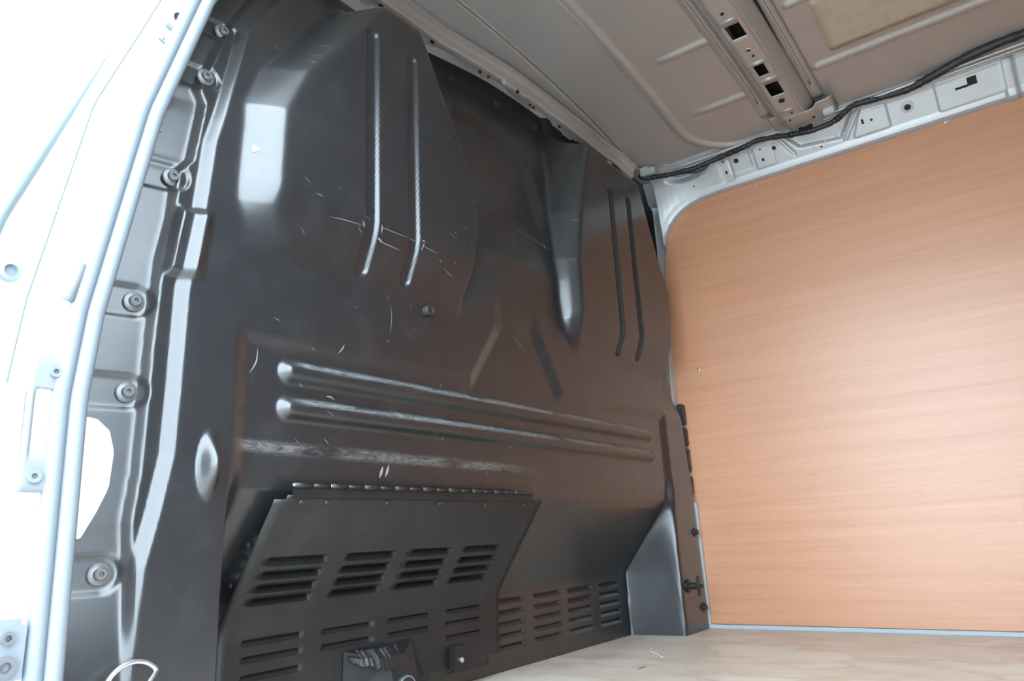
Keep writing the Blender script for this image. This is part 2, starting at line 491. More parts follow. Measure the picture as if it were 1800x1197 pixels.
def y_l(z): return f_in(z) - .025
def y_r(z): return I(z, [0, .36, .45, .68, .86, 1.0, 1.15, 1.30, 1.45], [1.758, 1.746, 1.730, 1.710, 1.715, 1.735, 1.748, 1.735, 1.67])
nu = 560
u = np.linspace(0, 1, nu)
u = np.sort(np.r_[u, np.linspace(0, .12, 90)[1:-1] + 1e-4, np.linspace(.885, .915, 24) + 1e-4])
vz = np.unique(np.r_[np.linspace(0, .03, 8), np.linspace(.03, .16, 105), np.linspace(.16, 1.0, 270), np.linspace(1.0, 1.0, 2)].round(5))
vz = np.unique(np.r_[np.linspace(0, .03, 8), np.linspace(.03, .165, 110), np.linspace(.165, 1.42, 380)].round(5)) / 1.42
U, V = np.meshgrid(u, vz)
y0 = U * 1.78 - .03
ztop = z_roof(np.clip(y0, .12, 1.62)) - .014
Z = np.where(V < .2, V * 1.42, .284 + (V - .2) / .8 * (ztop - .284))
Y = y_l(Z) + U * (y_r(Z) - y_l(Z))
Dp = bulk_depth(Y, Z)
bulkhead = empty('bulkhead', (0, .87, 0))
tag(bulkhead, 'satin black pressed steel bulkhead with ribs, seat bulges and vents behind the load floor', 'bulkhead')
BP = Matrix.Translation((0, -.87, 0))
def to_bulk(o): o.parent = bulkhead; o.matrix_parent_inverse = BP; return o
bp = to_bulk(grid_mesh('pressed_panel', np.stack([Dp, Y, Z], -1), 'black'))
# scuffed paint on the rib tops and ledge (wear, stored per vertex)
wear = np.zeros(Y.shape)
for z0, z1 in ((.5525, .5565), (.4965, .4985)):
    zc = z0 + (Y - .262) * (z1 - z0) / 1.226
    wear = np.maximum(wear, (1 - sstep(.002, .0075, np.abs(Z - zc))) * sstep(.25, .30, Y) * (1 - sstep(1.46, 1.5, Y)))
wear = np.maximum(wear, .42 * (1 - sstep(.003, .012, np.abs(Z - .425 + .004 * (Y - .2)))) * sstep(.16, .2, Y) * (1 - sstep(.72, .95, Y)))
ca = bp.data.color_attributes.new('wear', 'FLOAT_COLOR', 'POINT')
w4 = np.repeat(wear.reshape(-1, 1), 4, 1); w4[:, 3] = 1
ca.data.foreach_set('color', w4.reshape(-1).astype(np.float32))

def bd(y, z): return float(bulk_depth(np.array([[y]], float), np.array([[z]], float))[0, 0])
def bn(y, z, e=.003):
    return Vector((1, -(bd(y + e, z) - bd(y - e, z)) / (2 * e), -(bd(y, z + e) - bd(y, z - e)) / (2 * e))).normalized()

# flange bolts
def flange_bolt(loc, n, mat, r=.0135):
    return lathe('bolt', [(r, 0), (r, .0018), (r * .92, .003), (r * .60, .0035), (r * .55, .004), (r * .55, .0085), (r * .45, .010), (r * .22, .010), (r * .20, .006)], loc, n, mat, None, 20)
for (cz, cy) in TABS:
    to_bulk(flange_bolt((bd(cy, cz) + .0005, cy, cz), (1, -.1, 0), 'bolt'))
for (cy, cz) in ((.835, 1.425), (.998, 1.424), (1.160, 1.420), (1.335, 1.412)):
    to_bulk(flange_bolt((bd(cy, cz) + .0005, cy, cz), (1, 0, .1), 'darkbolt', .011))
for (cy, cz) in ((1.722, .274), (1.726, .062)):
    to_bulk(flange_bolt((bd(cy, cz) + .0005, cy, cz), (1, 0, 0), 'darkbolt', .013))
# rubber stop in the middle of the sheet
by, bz = .560, .703
to_bulk(lathe('rubber_stop', [(.0105, -.004), (.0105, .010), (.0095, .012), (.007, .012), (.0065, .011), (.003, .011)], (bd(by, bz), by, bz), (1, 0, 0), 'darkbolt', None, 24))
# wing nut on a stud, on the right leg
wy, wz = 1.628, .128
to_bulk(lathe('stud', [(.018, 0), (.018, .006), (.009, .009), (.009, .03), (.005, .031), (.005, .046), (.003, .048)], (bd(wy, wz) - .001, wy, wz), (1, 0, 0), 'plastic', None, 16))
to_bulk(prism('wing_nut', [(wy + .010 * math.cos(a) * k2, wz + .028 * math.sin(a) * k2) for a, k2 in [(t * math.pi / 12, 1.0 if t % 12 in (5, 6, 7) else .62) for t in range(24)]], bd(wy, wz) + .028, bd(wy, wz) + .037, 'plastic', None, 0, .0015))

# scratches and chips in the paint: slivers lying on the sheet
SV, SF = [], []
def scratch(y0, z0, y1, z1, w, bow=0.0, n=5):
    base = len(SV); dy, dz = y1 - y0, z1 - z0; ln = math.hypot(dy, dz) or 1e-6
    py, pz_ = -dz / ln, dy / ln
    for k in range(n + 1):
        t = k / n; ww = w * (0.25 + math.sin(math.pi * min(max(t, .02), .98)))
        cy = y0 + dy * t + py * bow * math.sin(math.pi * t); cz = z0 + dz * t + pz_ * bow * math.sin(math.pi * t)
        for s in (-1, 1):
            yy_, zz_ = cy + py * ww * s, cz + pz_ * ww * s
            SV.append((bd(yy_, zz_) + .0006, yy_, zz_))
    for k in range(n): a = base + 2 * k; SF.append((a, a + 1, a + 3, a + 2))
for k in range(70):
    y_ = random.uniform(.2, 1.5); z_ = random.uniform(.40, 1.15); a = random.uniform(-.9, -.2); l_ = random.uniform(.003, .016)
    scratch(y_, z_, y_ + l_ * math.cos(a), z_ + l_ * math.sin(a), random.uniform(.0002, .0005), 0, 2)
for a in ((.301, .798, .371, .805), (.404, .815, .474, .816), (.404, .791, .466, .789), (.371, .833, .391, .824), (.362, .800, .371, .793),
          (.511, .814, .558, .810), (.593, .863, .610, .856), (.474, .822, .511, .819), (.582, .788, .612, .779),
          (.855, .712, .897, .683), (.876, .953, .891, .941), (1.025, .993, 1.036, .981), (.587, .503, .603, .501), (.268, .825, .282, .825)):
    scratch(*a, .0004, random.uniform(-.001, .001), 6)
for a in ((.519, .819, .513, .803), (.411, .820, .413, .804), (.404, .795, .420, .790), (.368, .812, .374, .803), (.513, .820, .522, .822), (.361, .600, .352, .585)):
    scratch(*a, .0011, .001, 3)
scratch(.206, .568, .194, .529, .0008, .005, 8); scratch(.467, .691, .464, .638, .0004, .003, 6); scratch(.334, .512, .351, .509, .0009, .002)
scratch(.457, .408, .450, .389, .0024); scratch(.471, .411, .463, .391, .0022)
to_bulk(tag(mesh('paint_scratches', SV, SF, 'scuff', None, False), 'pale scratches in the black paint', kind='stuff'))
# dusty paint chip on the left bulge flank
cy, cz = .168, .865
pts = [(0, 0), (.008, .003), (.009, .008), (.005, .009), (.004, .016), (-.001, .008)]
V_ = [(bd(cy + p, cz + q) + .0008, cy + p, cz + q) for p, q in pts]
to_bulk(mesh('sticker_scrap', V_, [tuple(range(6))], 'paintchip', None, False))

# ------------------------------------------------------------------ hinged vent cover
cover = empty('vent_cover', (0, .565, .04))
tag(cover, 'black hinged sheet metal cover with slotted vents on the lower bulkhead', 'vent cover')
def to_cover(o): o.parent = cover; o.matrix_parent_inverse = Matrix.Translation((0, -.565, -.04)); return o
ZB = .175
def cover_x(Zz):     # folded plate: slope, soft bend, upright foot
    k = .128 / .183
    s = .010 + (Zz - .358) * k; up = -.122
    h = .02
    d = s - up
    return up + .5 * (d + np.sqrt(d * d + h * h * .25)) - .002
holes = []
ups = [(.272, .378), (.422, .528), (.570, .676), (.718, .826)]
up_rows = [.2655, .2455, .2265, .208]
for (a, b_) in ups:
    for zc in up_rows: holes.append((a, b_, zc - .0052, zc + .0052))
lows = [((.280, .386), (.1495, .1265, .101)), ((.429, .535), (.1485, .1245)), ((.579, .688), (.1485, .1245)), ((.735, .844), (.148, .125, .0995))]
for (a, b_), rows in lows:
    for zc in rows: holes.append((a, b_, zc - .0045, zc + .0045))
def cover_left(Zz): return .236 + .0 * Zz
def cmap(Uu, Vv): return np.stack([cover_x(Vv), Uu, Vv], -1)
def ckeep(Uu, Vv):
    k = ~((Uu > .862) & (Vv < .050)) & ~((Uu > .69) & (Uu < .73) & (Vv < .046))
    k &= ~((Uu < .250) & (Vv > .350))
    return k
to_cover(holed_sheet('cover_plate', .236, .905, .034, .356, holes, cmap, 'cover', None, .02, .006, .002, ckeep))
# louvre blades set back in each slot
for (a, b_, c, d_) in holes:
    zc = (c + d_) / 2; x_ = float(cover_x(np.array(zc)))
    up = zc > .18
    V_ = [(x_ - .0015, a, c), (x_ - .0015, b_, c), (x_ - (.012 if up else .007), b_ - .002, d_ + .001), (x_ - (.012 if up else .007), a + .002, d_ + .001)]
    ol = mesh('louver', V_ + [(p[0] - .001, p[1], p[2]) for p in V_], [(0, 1, 2, 3), (7, 6, 5, 4), (0, 4, 5, 1), (1, 5, 6, 2), (2, 6, 7, 3), (3, 7, 4, 0)], 'cover', None, False)
    to_cover(ol)
    # bright formed end of the slot
    e = mesh('slot_end', [(x_ - .001, b_ - .003, c), (x_ + .0008, b_ + .0015, c), (x_ + .0008, b_ + .0015, d_), (x_ - .001, b_ - .003, d_),
                          (x_ - .006, b_ - .003, c), (x_ - .006, b_ + .0015, c), (x_ - .006, b_ + .0015, d_), (x_ - .006, b_ - .003, d_)],
             [(0, 1, 2, 3), (7, 6, 5, 4), (0, 4, 5, 1), (1, 5, 6, 2), (2, 6, 7, 3), (3, 7, 4, 0)], 'cover', None, False)
    to_cover(e)
# piano hinge
hinge = empty('hinge', (.014, .565, .371)); to_cover(hinge)
def to_hinge(o): o.parent = hinge; o.matrix_parent_inverse = (Matrix.Translation((0, .565, .04)) @ Matrix.Translation((0, -.565, -.04)) @ Matrix.Translation((.014, .565, .371))).inverted(); return o
n_k = 18; hy0, hy1 = .262, .866
to_hinge(tube('hinge_pin', [(.011, hy0 - .002, .3705), (.011, hy1 + .002, .3705)], .0022, 'steel', None, 8))
for k in range(n_k):
    a = hy0 + (hy1 - hy0) * k / n_k; b_ = hy0 + (hy1 - hy0) * (k + 1) / n_k - .0012
    r = .0038 if k % 2 == 0 else .0028
    to_hinge(tube('knuckle', [(.011, a, .3705), (.011, b_, .3705)], r, 'plastic', None, 10))
to_hinge(box('hinge_leaf', (.0085, .564, .362), (.0018, .604, .018), 'cover', None, .0004))
# rivets along the top edge and down the right edge
for yy_ in (.283, .330, .455, .585, .715, .845):
    x_ = float(cover_x(np.array(.3475)))
    to_cover(lathe('rivet', [(.0052, 0), (.0050, .0015), (.0035, .003), (.0012, .0034)], (x_, yy_, .3475), (1, 0, -.7), 'darkbolt', None, 12))
for zz_ in (.29, .235):
    x_ = float(cover_x(np.array(zz_)))
    to_cover(lathe('rivet', [(.004, 0), (.0038, .0012), (.001, .002)], (x_ - .012, .2335, zz_), (0, -1, 0), 'darkbolt', None, 10))
# pressed-out housing with torn black tape on top
hx0 = -.122
V_ = [(hx0, .470, .020), (hx0, .474, .112), (hx0, .635, .112), (hx0, .668, .045), (hx0, .662, .020),
      (hx0 + .044, .556, .020), (hx0 + .030, .548, .092), (hx0 + .026, .592, .094), (hx0 + .034, .618, .052), (hx0 + .044, .612, .020)]
F_ = [(0, 5, 6, 1), (1, 6, 7, 2), (2, 7, 8, 3), (3, 8, 9, 4), (5, 9, 8, 6), (6, 8, 7), (0, 4, 9, 5)]
to_cover(mesh('latch_housing', V_, F_, 'cover', None, False))
bm = bmesh.new()
ring = []
for k in range(40):
    t = k / 39; yy_ = .480 + .15 * t
    top = .110 + random.uniform(-.003, .002); bot = .094 - .018 * math.sin(math.pi * t) + random.uniform(-.003, .003)
    xm = hx0 + .006 + .026 * math.sin(math.pi * min(t * 1.15, 1))
    ring.append((bm.verts.new((xm - .014 + random.uniform(0, .001), yy_, top)), bm.verts.new((xm - .001 + random.uniform(0, .0016), yy_, (top + bot) / 2)), bm.verts.new((xm + .003 + random.uniform(0, .0012), yy_, bot))))
for a, b_ in zip(ring[:-1], ring[1:]):
    bm.faces.new((a[0], a[1], b_[1], b_[0])); bm.faces.new((a[1], a[2], b_[2], b_[1]))
to_cover(solidify(bm_obj('torn_tape', bm, 'tape', None), .002))
to_cover(lathe('lock_knob', [(.016, -.004), (.016, .006), (.0145, .008), (.0125, .008), (.0122, .006), (.004, .006)], (hx0 + .046, .575, .046), (1, -.25, .25), 'steel', None, 24))
to_cover(lathe('knob_cap', [(.0120, 0), (.0118, .0025), (.004, .003)], (hx0 + .046 + .0055, .575 - .0014, .046 + .0014), (1, -.25, .25), 'plastic', None, 24))
to_cover(box('latch_staple', (hx0 + .008, .742, .060), (.016, .014, .046), 'cover', None, .005))
to_cover(box('latch_plate', (hx0 + .003, .764, .062), (.004, .034, .044), 'cover', None, .0015))
to_cover(lathe('latch_screw', [(.0055, 0), (.0055, .003), (.003, .005), (.001, .005)], (hx0 + .005, .770, .056), (1, 0, 0), 'steel', None, 12))

# ------------------------------------------------------------------ plywood lining on the far side
PY = 1.766
edge = [(-.05, .012), (2.56, .012), (2.56, 1.345), (.30, 1.345), (.20, 1.345), (.136, 1.340), (.10, 1.331), (.07, 1.318), (.045, 1.300), (.022, 1.275), (.006, 1.245), (-.006, 1.205), (-.016, 1.15), (-.05, .9)]
lining = empty('plywood_lining', (1.2, PY, 0))
tag(lining, 'orange plywood lining sheet with fine horizontal grain on the side wall', 'wall panel')
def to_lin(o): o.parent = lining; o.matrix_parent_inverse = Matrix.Translation((-1.2, -PY, 0)); return o
to_lin(prism('plywood_sheet', edge, PY, PY + .009, 'ply', None, 1))
for (x_, z_) in ((.314, 1.322), (.847, 1.335), (.055, .770), (1.5, 1.32), (1.5, .3), (2.2, .8)):
    to_lin(lathe('screw', [(.0055, 0), (.005, .0015), (.0025, .0018), (.0015, .0008)], (x_, PY, z_), (0, -1, 0), 'steel', None, 12))
o = box('sealant_strip', (1.28, PY - .004, .005), (2.56, .014, .012), 'seamgrey', None, .003)
tag(o, 'grey sealant strip along the foot of the plywood lining', 'seal strip')

# ------------------------------------------------------------------ far roof rail
rail = empty('roof_rail', (.5, 1.72, 1.34))
tag(rail, 'silver painted roof rail with punched holes above the plywood lining', 'roof rail')
def to_rail(o): o.parent = rail; o.matrix_parent_inverse = Matrix.Translation((-.5, -1.72, -1.34)); return o
rx = np.r_[np.arange(-.004, 1.1, .0022), np.linspace(1.11, 2.58, 30)]
tt = np.array([0, .04, .10, .14, .18, .24, .34, .44, .54, .64, .72, .78, .82, .86, .90, .95, 1.0])
py_ = np.array([1.775, 1.7655, 1.751, 1.743, 1.739, 1.735, 1.725, 1.715, 1.705, 1.695, 1.687, 1.681, 1.675, 1.668, 1.66, 1.65, 1.636])
pz_ = np.array([1.335, 1.335, 1.336, 1.339, 1.346, 1.356, 1.369, 1.382, 1.395, 1.408, 1.416, 1.420, 1.4215, 1.422, 1.4225, 1.428, 1.434])
tg = np.unique(np.r_[np.linspace(0, 1, 70), tt].round(5))
RX, TT = np.meshgrid(rx, tg)
low = I(RX, [-.06, -.03, -.016, -.006, .006, .022, .045, .07, .10, .136, .20, .3], [1.0, 1.12, 1.16, 1.205, 1.245, 1.275, 1.300, 1.318, 1.331, 1.340, 1.345, 1.345]) - 1.342
def rail_pt(RX, TT):
    RY = I(TT, tt, py_); RZ = I(TT, tt, pz_)
    lo = I(RX, [-.06, -.03, -.016, -.006, .006, .022, .045, .07, .10, .136, .20, .3], [1.0, 1.12, 1.16, 1.205, 1.245, 1.275, 1.300, 1.318, 1.331, 1.340, 1.345, 1.345]) - 1.345
    RZ = RZ + lo * (1 - sstep(.10, .55, TT)) + .012 * sstep(.6, 1.4, RX) * TT
    # embossed pads, dips and the bowl at the front corner
    n = np.zeros(RX.shape)
    S = TT * .135
    def pad(poly, h, r=.003, rad=.006):
        d = sd_poly(RX, S, poly) - rad
        return h * (1 - sstep(-r, r, d))
    def rect(a, b_, c, d_): return [(a, c), (a, d_), (b_, d_), (b_, c)]
    n += pad(rect(.232, .258, .036, .082), -.0028) + pad(rect(.345, .392, .042, .088), .0028) + pad(rect(.262, .32, .050, .095), -.0012)
    n += pad([(.628, .040), (.655, .088), (.712, .088), (.712, .040)], .0035)
    n += pad(rect(.845, .985, .036, .092), .0035) + pad(rect(.998, 1.012, -.1, .092), .007, .006)
    # seat of the roof bow: dip with sloping shoulders
    n += pad([(.44, .100), (.475, .062), (.585, .052), (.625, .100), (.625, .2), (.44, .2)], -.009, .006)
    for a_, b_ in (((.418, .098), (.452, .045)), ((.648, .098), (.598, .040))):
        n -= .004 * (1 - sstep(.002, .007, sd_path(RX, S, [a_, b_])))
    q = np.hypot((RX - .115) / .075, (TT - .64) / .17); n -= .020 * (1 - sstep(.45, 1.05, q))
    RYn = RY - n * .74; RZn = RZ - n * .67
    return RYn, RZn
RY, RZ = rail_pt(RX, TT)
to_rail(solidify(grid_mesh('rail_pressing', np.stack([RX, RY, RZ], -1), 'silver', None, flip=True), .0015, 1))
def rp(x, t):
    y, z = rail_pt(np.array([[float(x)]]), np.array([[float(t)]])); return Vector((x, float(y[0, 0]), float(z[0, 0])))
RN = Vector((0, -.74, -.67))
RUP = Vector((0, -.67, .74))
def rail_hole(x, t, r, rim=0.0):
    p = rp(x, t)
    if rim: to_rail(lathe('hole_rim', [(rim, -.001), (rim * .96, .0018), (r * 1.25, .0022), (r * 1.05, .001)], p, RN, 'silver', None, 20))
    to_rail(lathe('hole', [(r, -.004), (r, .0008 if not rim else .0026), (r * .3, .0008 if not rim else .0026)], p, RN, 'hole', None, 16))
def rail_slot(x, t, sx, st):
    p = rp(x, t)
    to_rail(box('hole', p + RN * .0003, (sx, st, .002), 'hole', None, 0, axes=((1, 0, 0), tuple(RUP), tuple(RN))))
rail_hole(.130, .36, .0025); rail_hole(.243, .62, .003); rail_slot(.243, .40, .007, .009)
rail_hole(.283, .56, .007, .012); rail_hole(.362, .62, .003); rail_slot(.362, .42, .007, .009); rail_hole(.402, .56, .006, .014)
rail_slot(.652, .50, .006, .014); rail_hole(.675, .48, .0035); rail_hole(.768, .48, .008, .017)
rail_slot(.925, .55, .022, .022); rail_slot(.900, .50, .030, .006)
rail_hole(.53, .30, .003)
# spot weld dimples and stiffening pip under the roof bow
to_rail(lathe('rail_hole_boss', [(.011, 0), (.010, .0015), (.006, .002), (.004, .001)], rp(.402, .56), RN, 'silver', None, 18))
to_rail(box('weld_pip', rp(.545, .36) + RN * .002, (.007, .018, .006), 'silver', None, .0025, axes=((1, 0, 0), tuple(RUP), tuple(RN))))
for x_, t_ in ((.51, .33), (.575, .38), (.60, .40), (.315, .45), (.335, .60)):
    to_rail(lathe('weld_spot', [(.004, 0), (.0035, .0008), (.001, .001)], rp(x_, t_), RN, 'silver', None, 10))

# ------------------------------------------------------------------ roof header above the bulkhead
header = empty('roof_header', (-.08, .9, 1.44))
tag(header, 'silver pressed roof header strip running along the top of the black bulkhead', 'roof header')
def to_head(o): o.parent = header; o.matrix_parent_inverse = Matrix.Translation((.08, -.9, -1.44)); return o
hy = np.linspace(.18, 1.545, 420)
prof = [(0, -.046), (.001, -.036), (.004, -.031), (.014, -.029), (.017, -.033), (.019, -.044), (.022, -.047), (.029, -.046), (.032, -.042), (.035, -.027), (.040, -.024), (.048, -.022), (.050, -.012)]
P = np.zeros((len(prof), len(hy), 3))
for i, (dx, dz) in enumerate(prof):
    xh = x_head(hy); zr = z_roof(hy)
    ed = 0
    if i == 0:   # jagged lower lip
        ed = .010 * sstep(.4, .6, np.abs(((hy * 5.2) % 1) - .5) * 2) - .006 * sstep(.55, .7, np.abs(((hy * 5.2 + .3) % 1) - .5) * 2)
    step = .008 * (sstep(.955, .965, hy) - sstep(1.045, 1.055, hy)) if 5 <= i <= 8 else 0
    drop = .022 * sstep(1.47, 1.545, hy)
    P[i, :, 0] = xh + dx; P[i, :, 1] = hy; P[i, :, 2] = zr + dz + ed - step - drop * (1 if i < 10 else .8)
hp = to_head(solidify(grid_mesh('header_pressing', P, 'roof', None), .0015))
hp.modifiers.new('edges', 'EDGE_SPLIT').split_angle = math.radians(22)
for y_, k_, r in ((.56, 2, .005), (.735, 2, .005), (.90, 1, .004), (.93, 1, .003), (1.01, 7, .005), (1.10, 1, .003), (1.115, 1, .003), (1.235, 1, .004), (1.40, 1, .004)):
    dx, dz = prof[k_]; 
    p = Vector((float(x_head(y_)) + dx + .003, y_, float(z_roof(y_)) + dz - .003 - (.008 if .96 < y_ < 1.05 else 0)))
    to_head(lathe('hole', [(r, -.003), (r, .0012), (r * .3, .0012)], p, (.6, 0, -.8), 'hole', None, 14))

# ------------------------------------------------------------------ roof bow (cross member)
bow = empty('roof_bow', (.51, .9, 1.45))
tag(bow, 'silver hat-section roof bow with punched square openings crossing the ceiling', 'roof bow')
def to_bow(o): o.parent = bow; o.matrix_parent_inverse = Matrix.Translation((-.51, -.9, -1.45)); return o
def bow_z(y): return z_roof(y) - .052 + .016 * sstep(1.50, 1.62, y)
def drift(y): return -.012 + .03 * (y - 1.45)
sq = [(1.125, 1.178, .488, .523), (1.300, 1.345, .492, .518), (1.385, 1.440, .490, .524)]
sq += [(.59, .64, .488, .523), (.42, .47, .492, .518), (.30, .355, .490, .524)]
def bmap(Uu, Vv): return np.stack([Vv + drift(Uu), Uu, bow_z(Uu) + .0 * Vv], -1)
to_bow(holed_sheet('bow_face', .14, 1.585, .474, .536, sq, bmap, 'roof', None, .02, .02, .0015, flip=False))
for s, name, pr in ((0, 'bow_web', [(.474, 0), (.471, .002), (.452, .036), (.448, .042)]), (1, 'bow_web', [(.536, 0), (.539, .002), (.560, .036), (.564, .042)])):
    yv = np.linspace(.14, 1.585, 90); P = np.zeros((len(pr), len(yv), 3))
    for i, (x_, dz) in enumerate(pr): P[i, :, 0] = x_ + drift(yv); P[i, :, 1] = yv; P[i, :, 2] = bow_z(yv) + dz * (z_roof(yv) - .004 - bow_z(yv)) / .046
    to_bow(solidify(grid_mesh(name, P, 'roof', None, flip=bool(s)), .0015))
for s, a, b_ in ((0, .418, .449), (1, .563, .594)):
    yv = np.linspace(.14, 1.57, 90); P = np.zeros((4, len(yv), 3))
    for i, (x_, dz) in enumerate(((a, .003), (a + .002, 0), ((a + b_) / 2, -.001), (b_, 0))): 
        P[i, :, 0] = x_ + drift(yv); P[i, :, 1] = yv; P[i, :, 2] = z_roof(yv) - .008 + dz
    to_bow(solidify(grid_mesh('bow_flange', P, 'roof', None, flip=False), .002))
    to_bow(tube('flange_bead', [((a + b_) / 2 + float(drift(y_)), y_, float(z_roof(y_)) - .010) for y_ in np.linspace(.2, 1.50, 40)], .004, 'roof', None, 8, squash=1))
# dark trough floor above the openings
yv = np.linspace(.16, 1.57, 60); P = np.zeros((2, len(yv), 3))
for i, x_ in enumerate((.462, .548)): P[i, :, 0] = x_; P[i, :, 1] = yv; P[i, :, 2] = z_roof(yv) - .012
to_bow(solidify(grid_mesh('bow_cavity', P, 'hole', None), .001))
for y_, x_, r in ((1.075, .503, .0042), (1.232, .506, .0042), (1.258, .508, .0035), (1.468, .507, .0085), (1.535, .512, .003)):
    to_bow(lathe('hole', [(r, -.003), (r, .0022), (r * .3, .0022)], (x_ + float(drift(y_)), y_, float(bow_z(y_))), (0, 0, -1), 'hole', None, 16))
to_bow(lathe('hole_rim', [(.009, 0), (.008, .002), (.006, .0024), (.0045, .0012)], (.506 + float(drift(1.232)), 1.232, float(bow_z(1.232))), (0, 0, -1), 'roof', None, 18))
for y_ in (1.105, 1.290, 1.366, 1.515):
    w = .050 if y_ in (1.290, 1.366) else .042
    to_bow(tube('swage', [(.505 + float(drift(y_)) - w / 2, y_, float(bow_z(y_)) + .001), (.505 + float(drift(y_)) + w / 2, y_, float(bow_z(y_)) + .001)], .0065 if w > .045 else .0045, 'roof', None, 10))
for y_, z_ in ((1.15, 0), (1.275, 0)):
    to_bow(lathe('hole', [(.005, -.002), (.005, .002), (.002, .002)], (.463 + float(drift(y_)), y_, float(bow_z(y_)) + .018), (-.85, 0, -.5), 'hole', None, 12))
# gusset joining bow and rail
gus = empty('bow_gusset', (.51, 1.60, 1.40))
tag(gus, 'silver gusset bracket joining the roof bow to the roof rail', 'bracket')
def to_gus(o): o.parent = gus; o.matrix_parent_inverse = Matrix.Translation((-.51, -1.60, -1.40)); return o
ux = np.array([.430, .436, .462, .470, .480, .545, .556, .564, .592, .600, .606])
uz = np.array([.018, .016, .014, .004, 0, 0, .004, .014, .016, .018, .024])
vy = np.linspace(1.555, 1.668, 14)
UX, VY = np.meshgrid(ux, vy); UZ = np.broadcast_to(uz, UX.shape)
zg = I(VY, [1.555, 1.60, 1.64, 1.668], [1.398, 1.397, 1.398, 1.404])
to_gus(solidify(grid_mesh('gusset_plate', np.stack([UX, VY, zg + UZ], -1), 'roof', None, flip=False), .0018))
for x_, y_, r in ((.487, 1.572, .003), (.545, 1.60, .0045)):
    to_gus(lathe('hole', [(r, -.002), (r, .003), (r * .3, .003)], (x_, y_, 1.397), (0, 0, -1), 'hole', None, 12))
to_gus(box('gusset_block', (.585, 1.615, 1.405), (.030, .022, .022), 'silver', None, .003))
to_gus(box('gusset_tab', (.452, 1.662, 1.412), (.032, .020, .010), 'silver', None, .003))
to_gus(lathe('grommet', [(.020, -.002), (.020, .002), (.012, .004), (.011, .001), (.003, .001)], (.512, 1.640, 1.396), (0, -.4, -1), 'plastic', None, 20))

fl = [(x_, 1.648 - .012 * float(sstep(.5, 1.05, np.array(x_))), float(z_roof(1.648)) - .010) for x_ in np.linspace(.10, 2.3, 60)]
to_rail(tube('roof_seam', fl, .0035, 'silver', None, 8))
to_rail(tube('roof_seam', [(x_, y_ + .010, z_ - .006) for x_, y_, z_ in fl], .0025, 'silver', None, 8))

# ------------------------------------------------------------------ damping pad on the roof skin
xs_ = np.linspace(.645, 1.12, 24); ys_ = np.linspace(1.215, 1.415, 12); X, Y = np.meshgrid(xs_, ys_)
o = solidify(grid_mesh('damping_pad', np.stack([X, Y, z_roof(Y) - .003], -1), 'pad', None, flip=True), .0025, 1)
tag(o, 'tan rectangular damping pad stuck to the roof skin beside the roof bow', 'damping pad')

# ------------------------------------------------------------------ wiring loom along the rail
loom = empty('wiring_loom', (.3, 1.67, 1.40))
tag(loom, 'black taped wiring loom clipped along the silver roof rail', 'wiring')
def to_loom(o): o.parent = loom; o.matrix_parent_inverse = Matrix.Translation((-.3, -1.67, -1.40)); return o
LP = [(-.012, 1.618, 1.418), (.005, 1.624, 1.404), (.035, 1.632, 1.400), (.10, 1.638, 1.392), (.165, 1.645, 1.390), (.20, 1.648, 1.394), (.26, 1.655, 1.402), (.33, 1.648, 1.405), (.38, 1.645, 1.408), (.47, 1.642, 1.388), (.515, 1.638, 1.378), (.545, 1.640, 1.378), (.59, 1.645, 1.386), (.635, 1.648, 1.412), (.665, 1.648, 1.414), (.73, 1.652, 1.411), (.78, 1.652, 1.409), (.84, 1.638, 1.412), (.90, 1.625, 1.420), (.96, 1.612, 1.422), (1.03, 1.608, 1.424), (1.2, 1.61, 1.426), (1.6, 1.61, 1.426), (2.3, 1.61, 1.426)]
def spline(P, n):
    P = [Vector(p) for p in P]; P = [P[0]] + P + [P[-1]]; out = []
    for i in range(1, len(P) - 2):
        for k in range(n):
            t = k / n; a, b_, c, d_ = P[i - 1:i + 3]
            out.append(.5 * ((2 * b_) + (c - a) * t + (2 * a - 5 * b_ + 4 * c - d_) * t * t + (3 * b_ - a - 3 * c + d_) * t ** 3))
    out.append(P[-2]); return out
lp = spline(LP, 14)
rr = [.0078 + .0034 * float(sstep(.55, .9, np.array(p.x))) + random.uniform(-.0010, .0012) for p in lp]
to_loom(tube('taped_cable', lp, rr, 'tape', None, 10))
to_loom(tube('loose_wire', spline([(.12, 1.638, 1.392), (.15, 1.638, 1.378), (.175, 1.640, 1.372), (.20, 1.645, 1.378), (.22, 1.648, 1.394)], 8), .0035, 'tape', None, 8))
to_loom(tube('loose_wire', spline([(.045, 1.617, 1.418), (.07, 1.615, 1.425), (.09, 1.622, 1.420), (.13, 1.632, 1.400)], 8), .0012, 'connector', None, 6))
for x_ in (.30, .47, .60, .70, .80):
    k = min(range(len(lp)), key=lambda i: abs(lp[i].x - x_)); t = (lp[k + 1] - lp[k]).normalized()
    to_loom(tube('cable_clip', [lp[k] - t * .006, lp[k] + t * .006], .0095, 'plastic', None, 10))
to_loom(box('connector_body', (.012, 1.615, 1.420), (.030, .018, .030), 'connector', None, .002))
to_loom(box('connector_latch', (.036, 1.616, 1.416), (.024, .014, .024), 'connector', None, .0015))

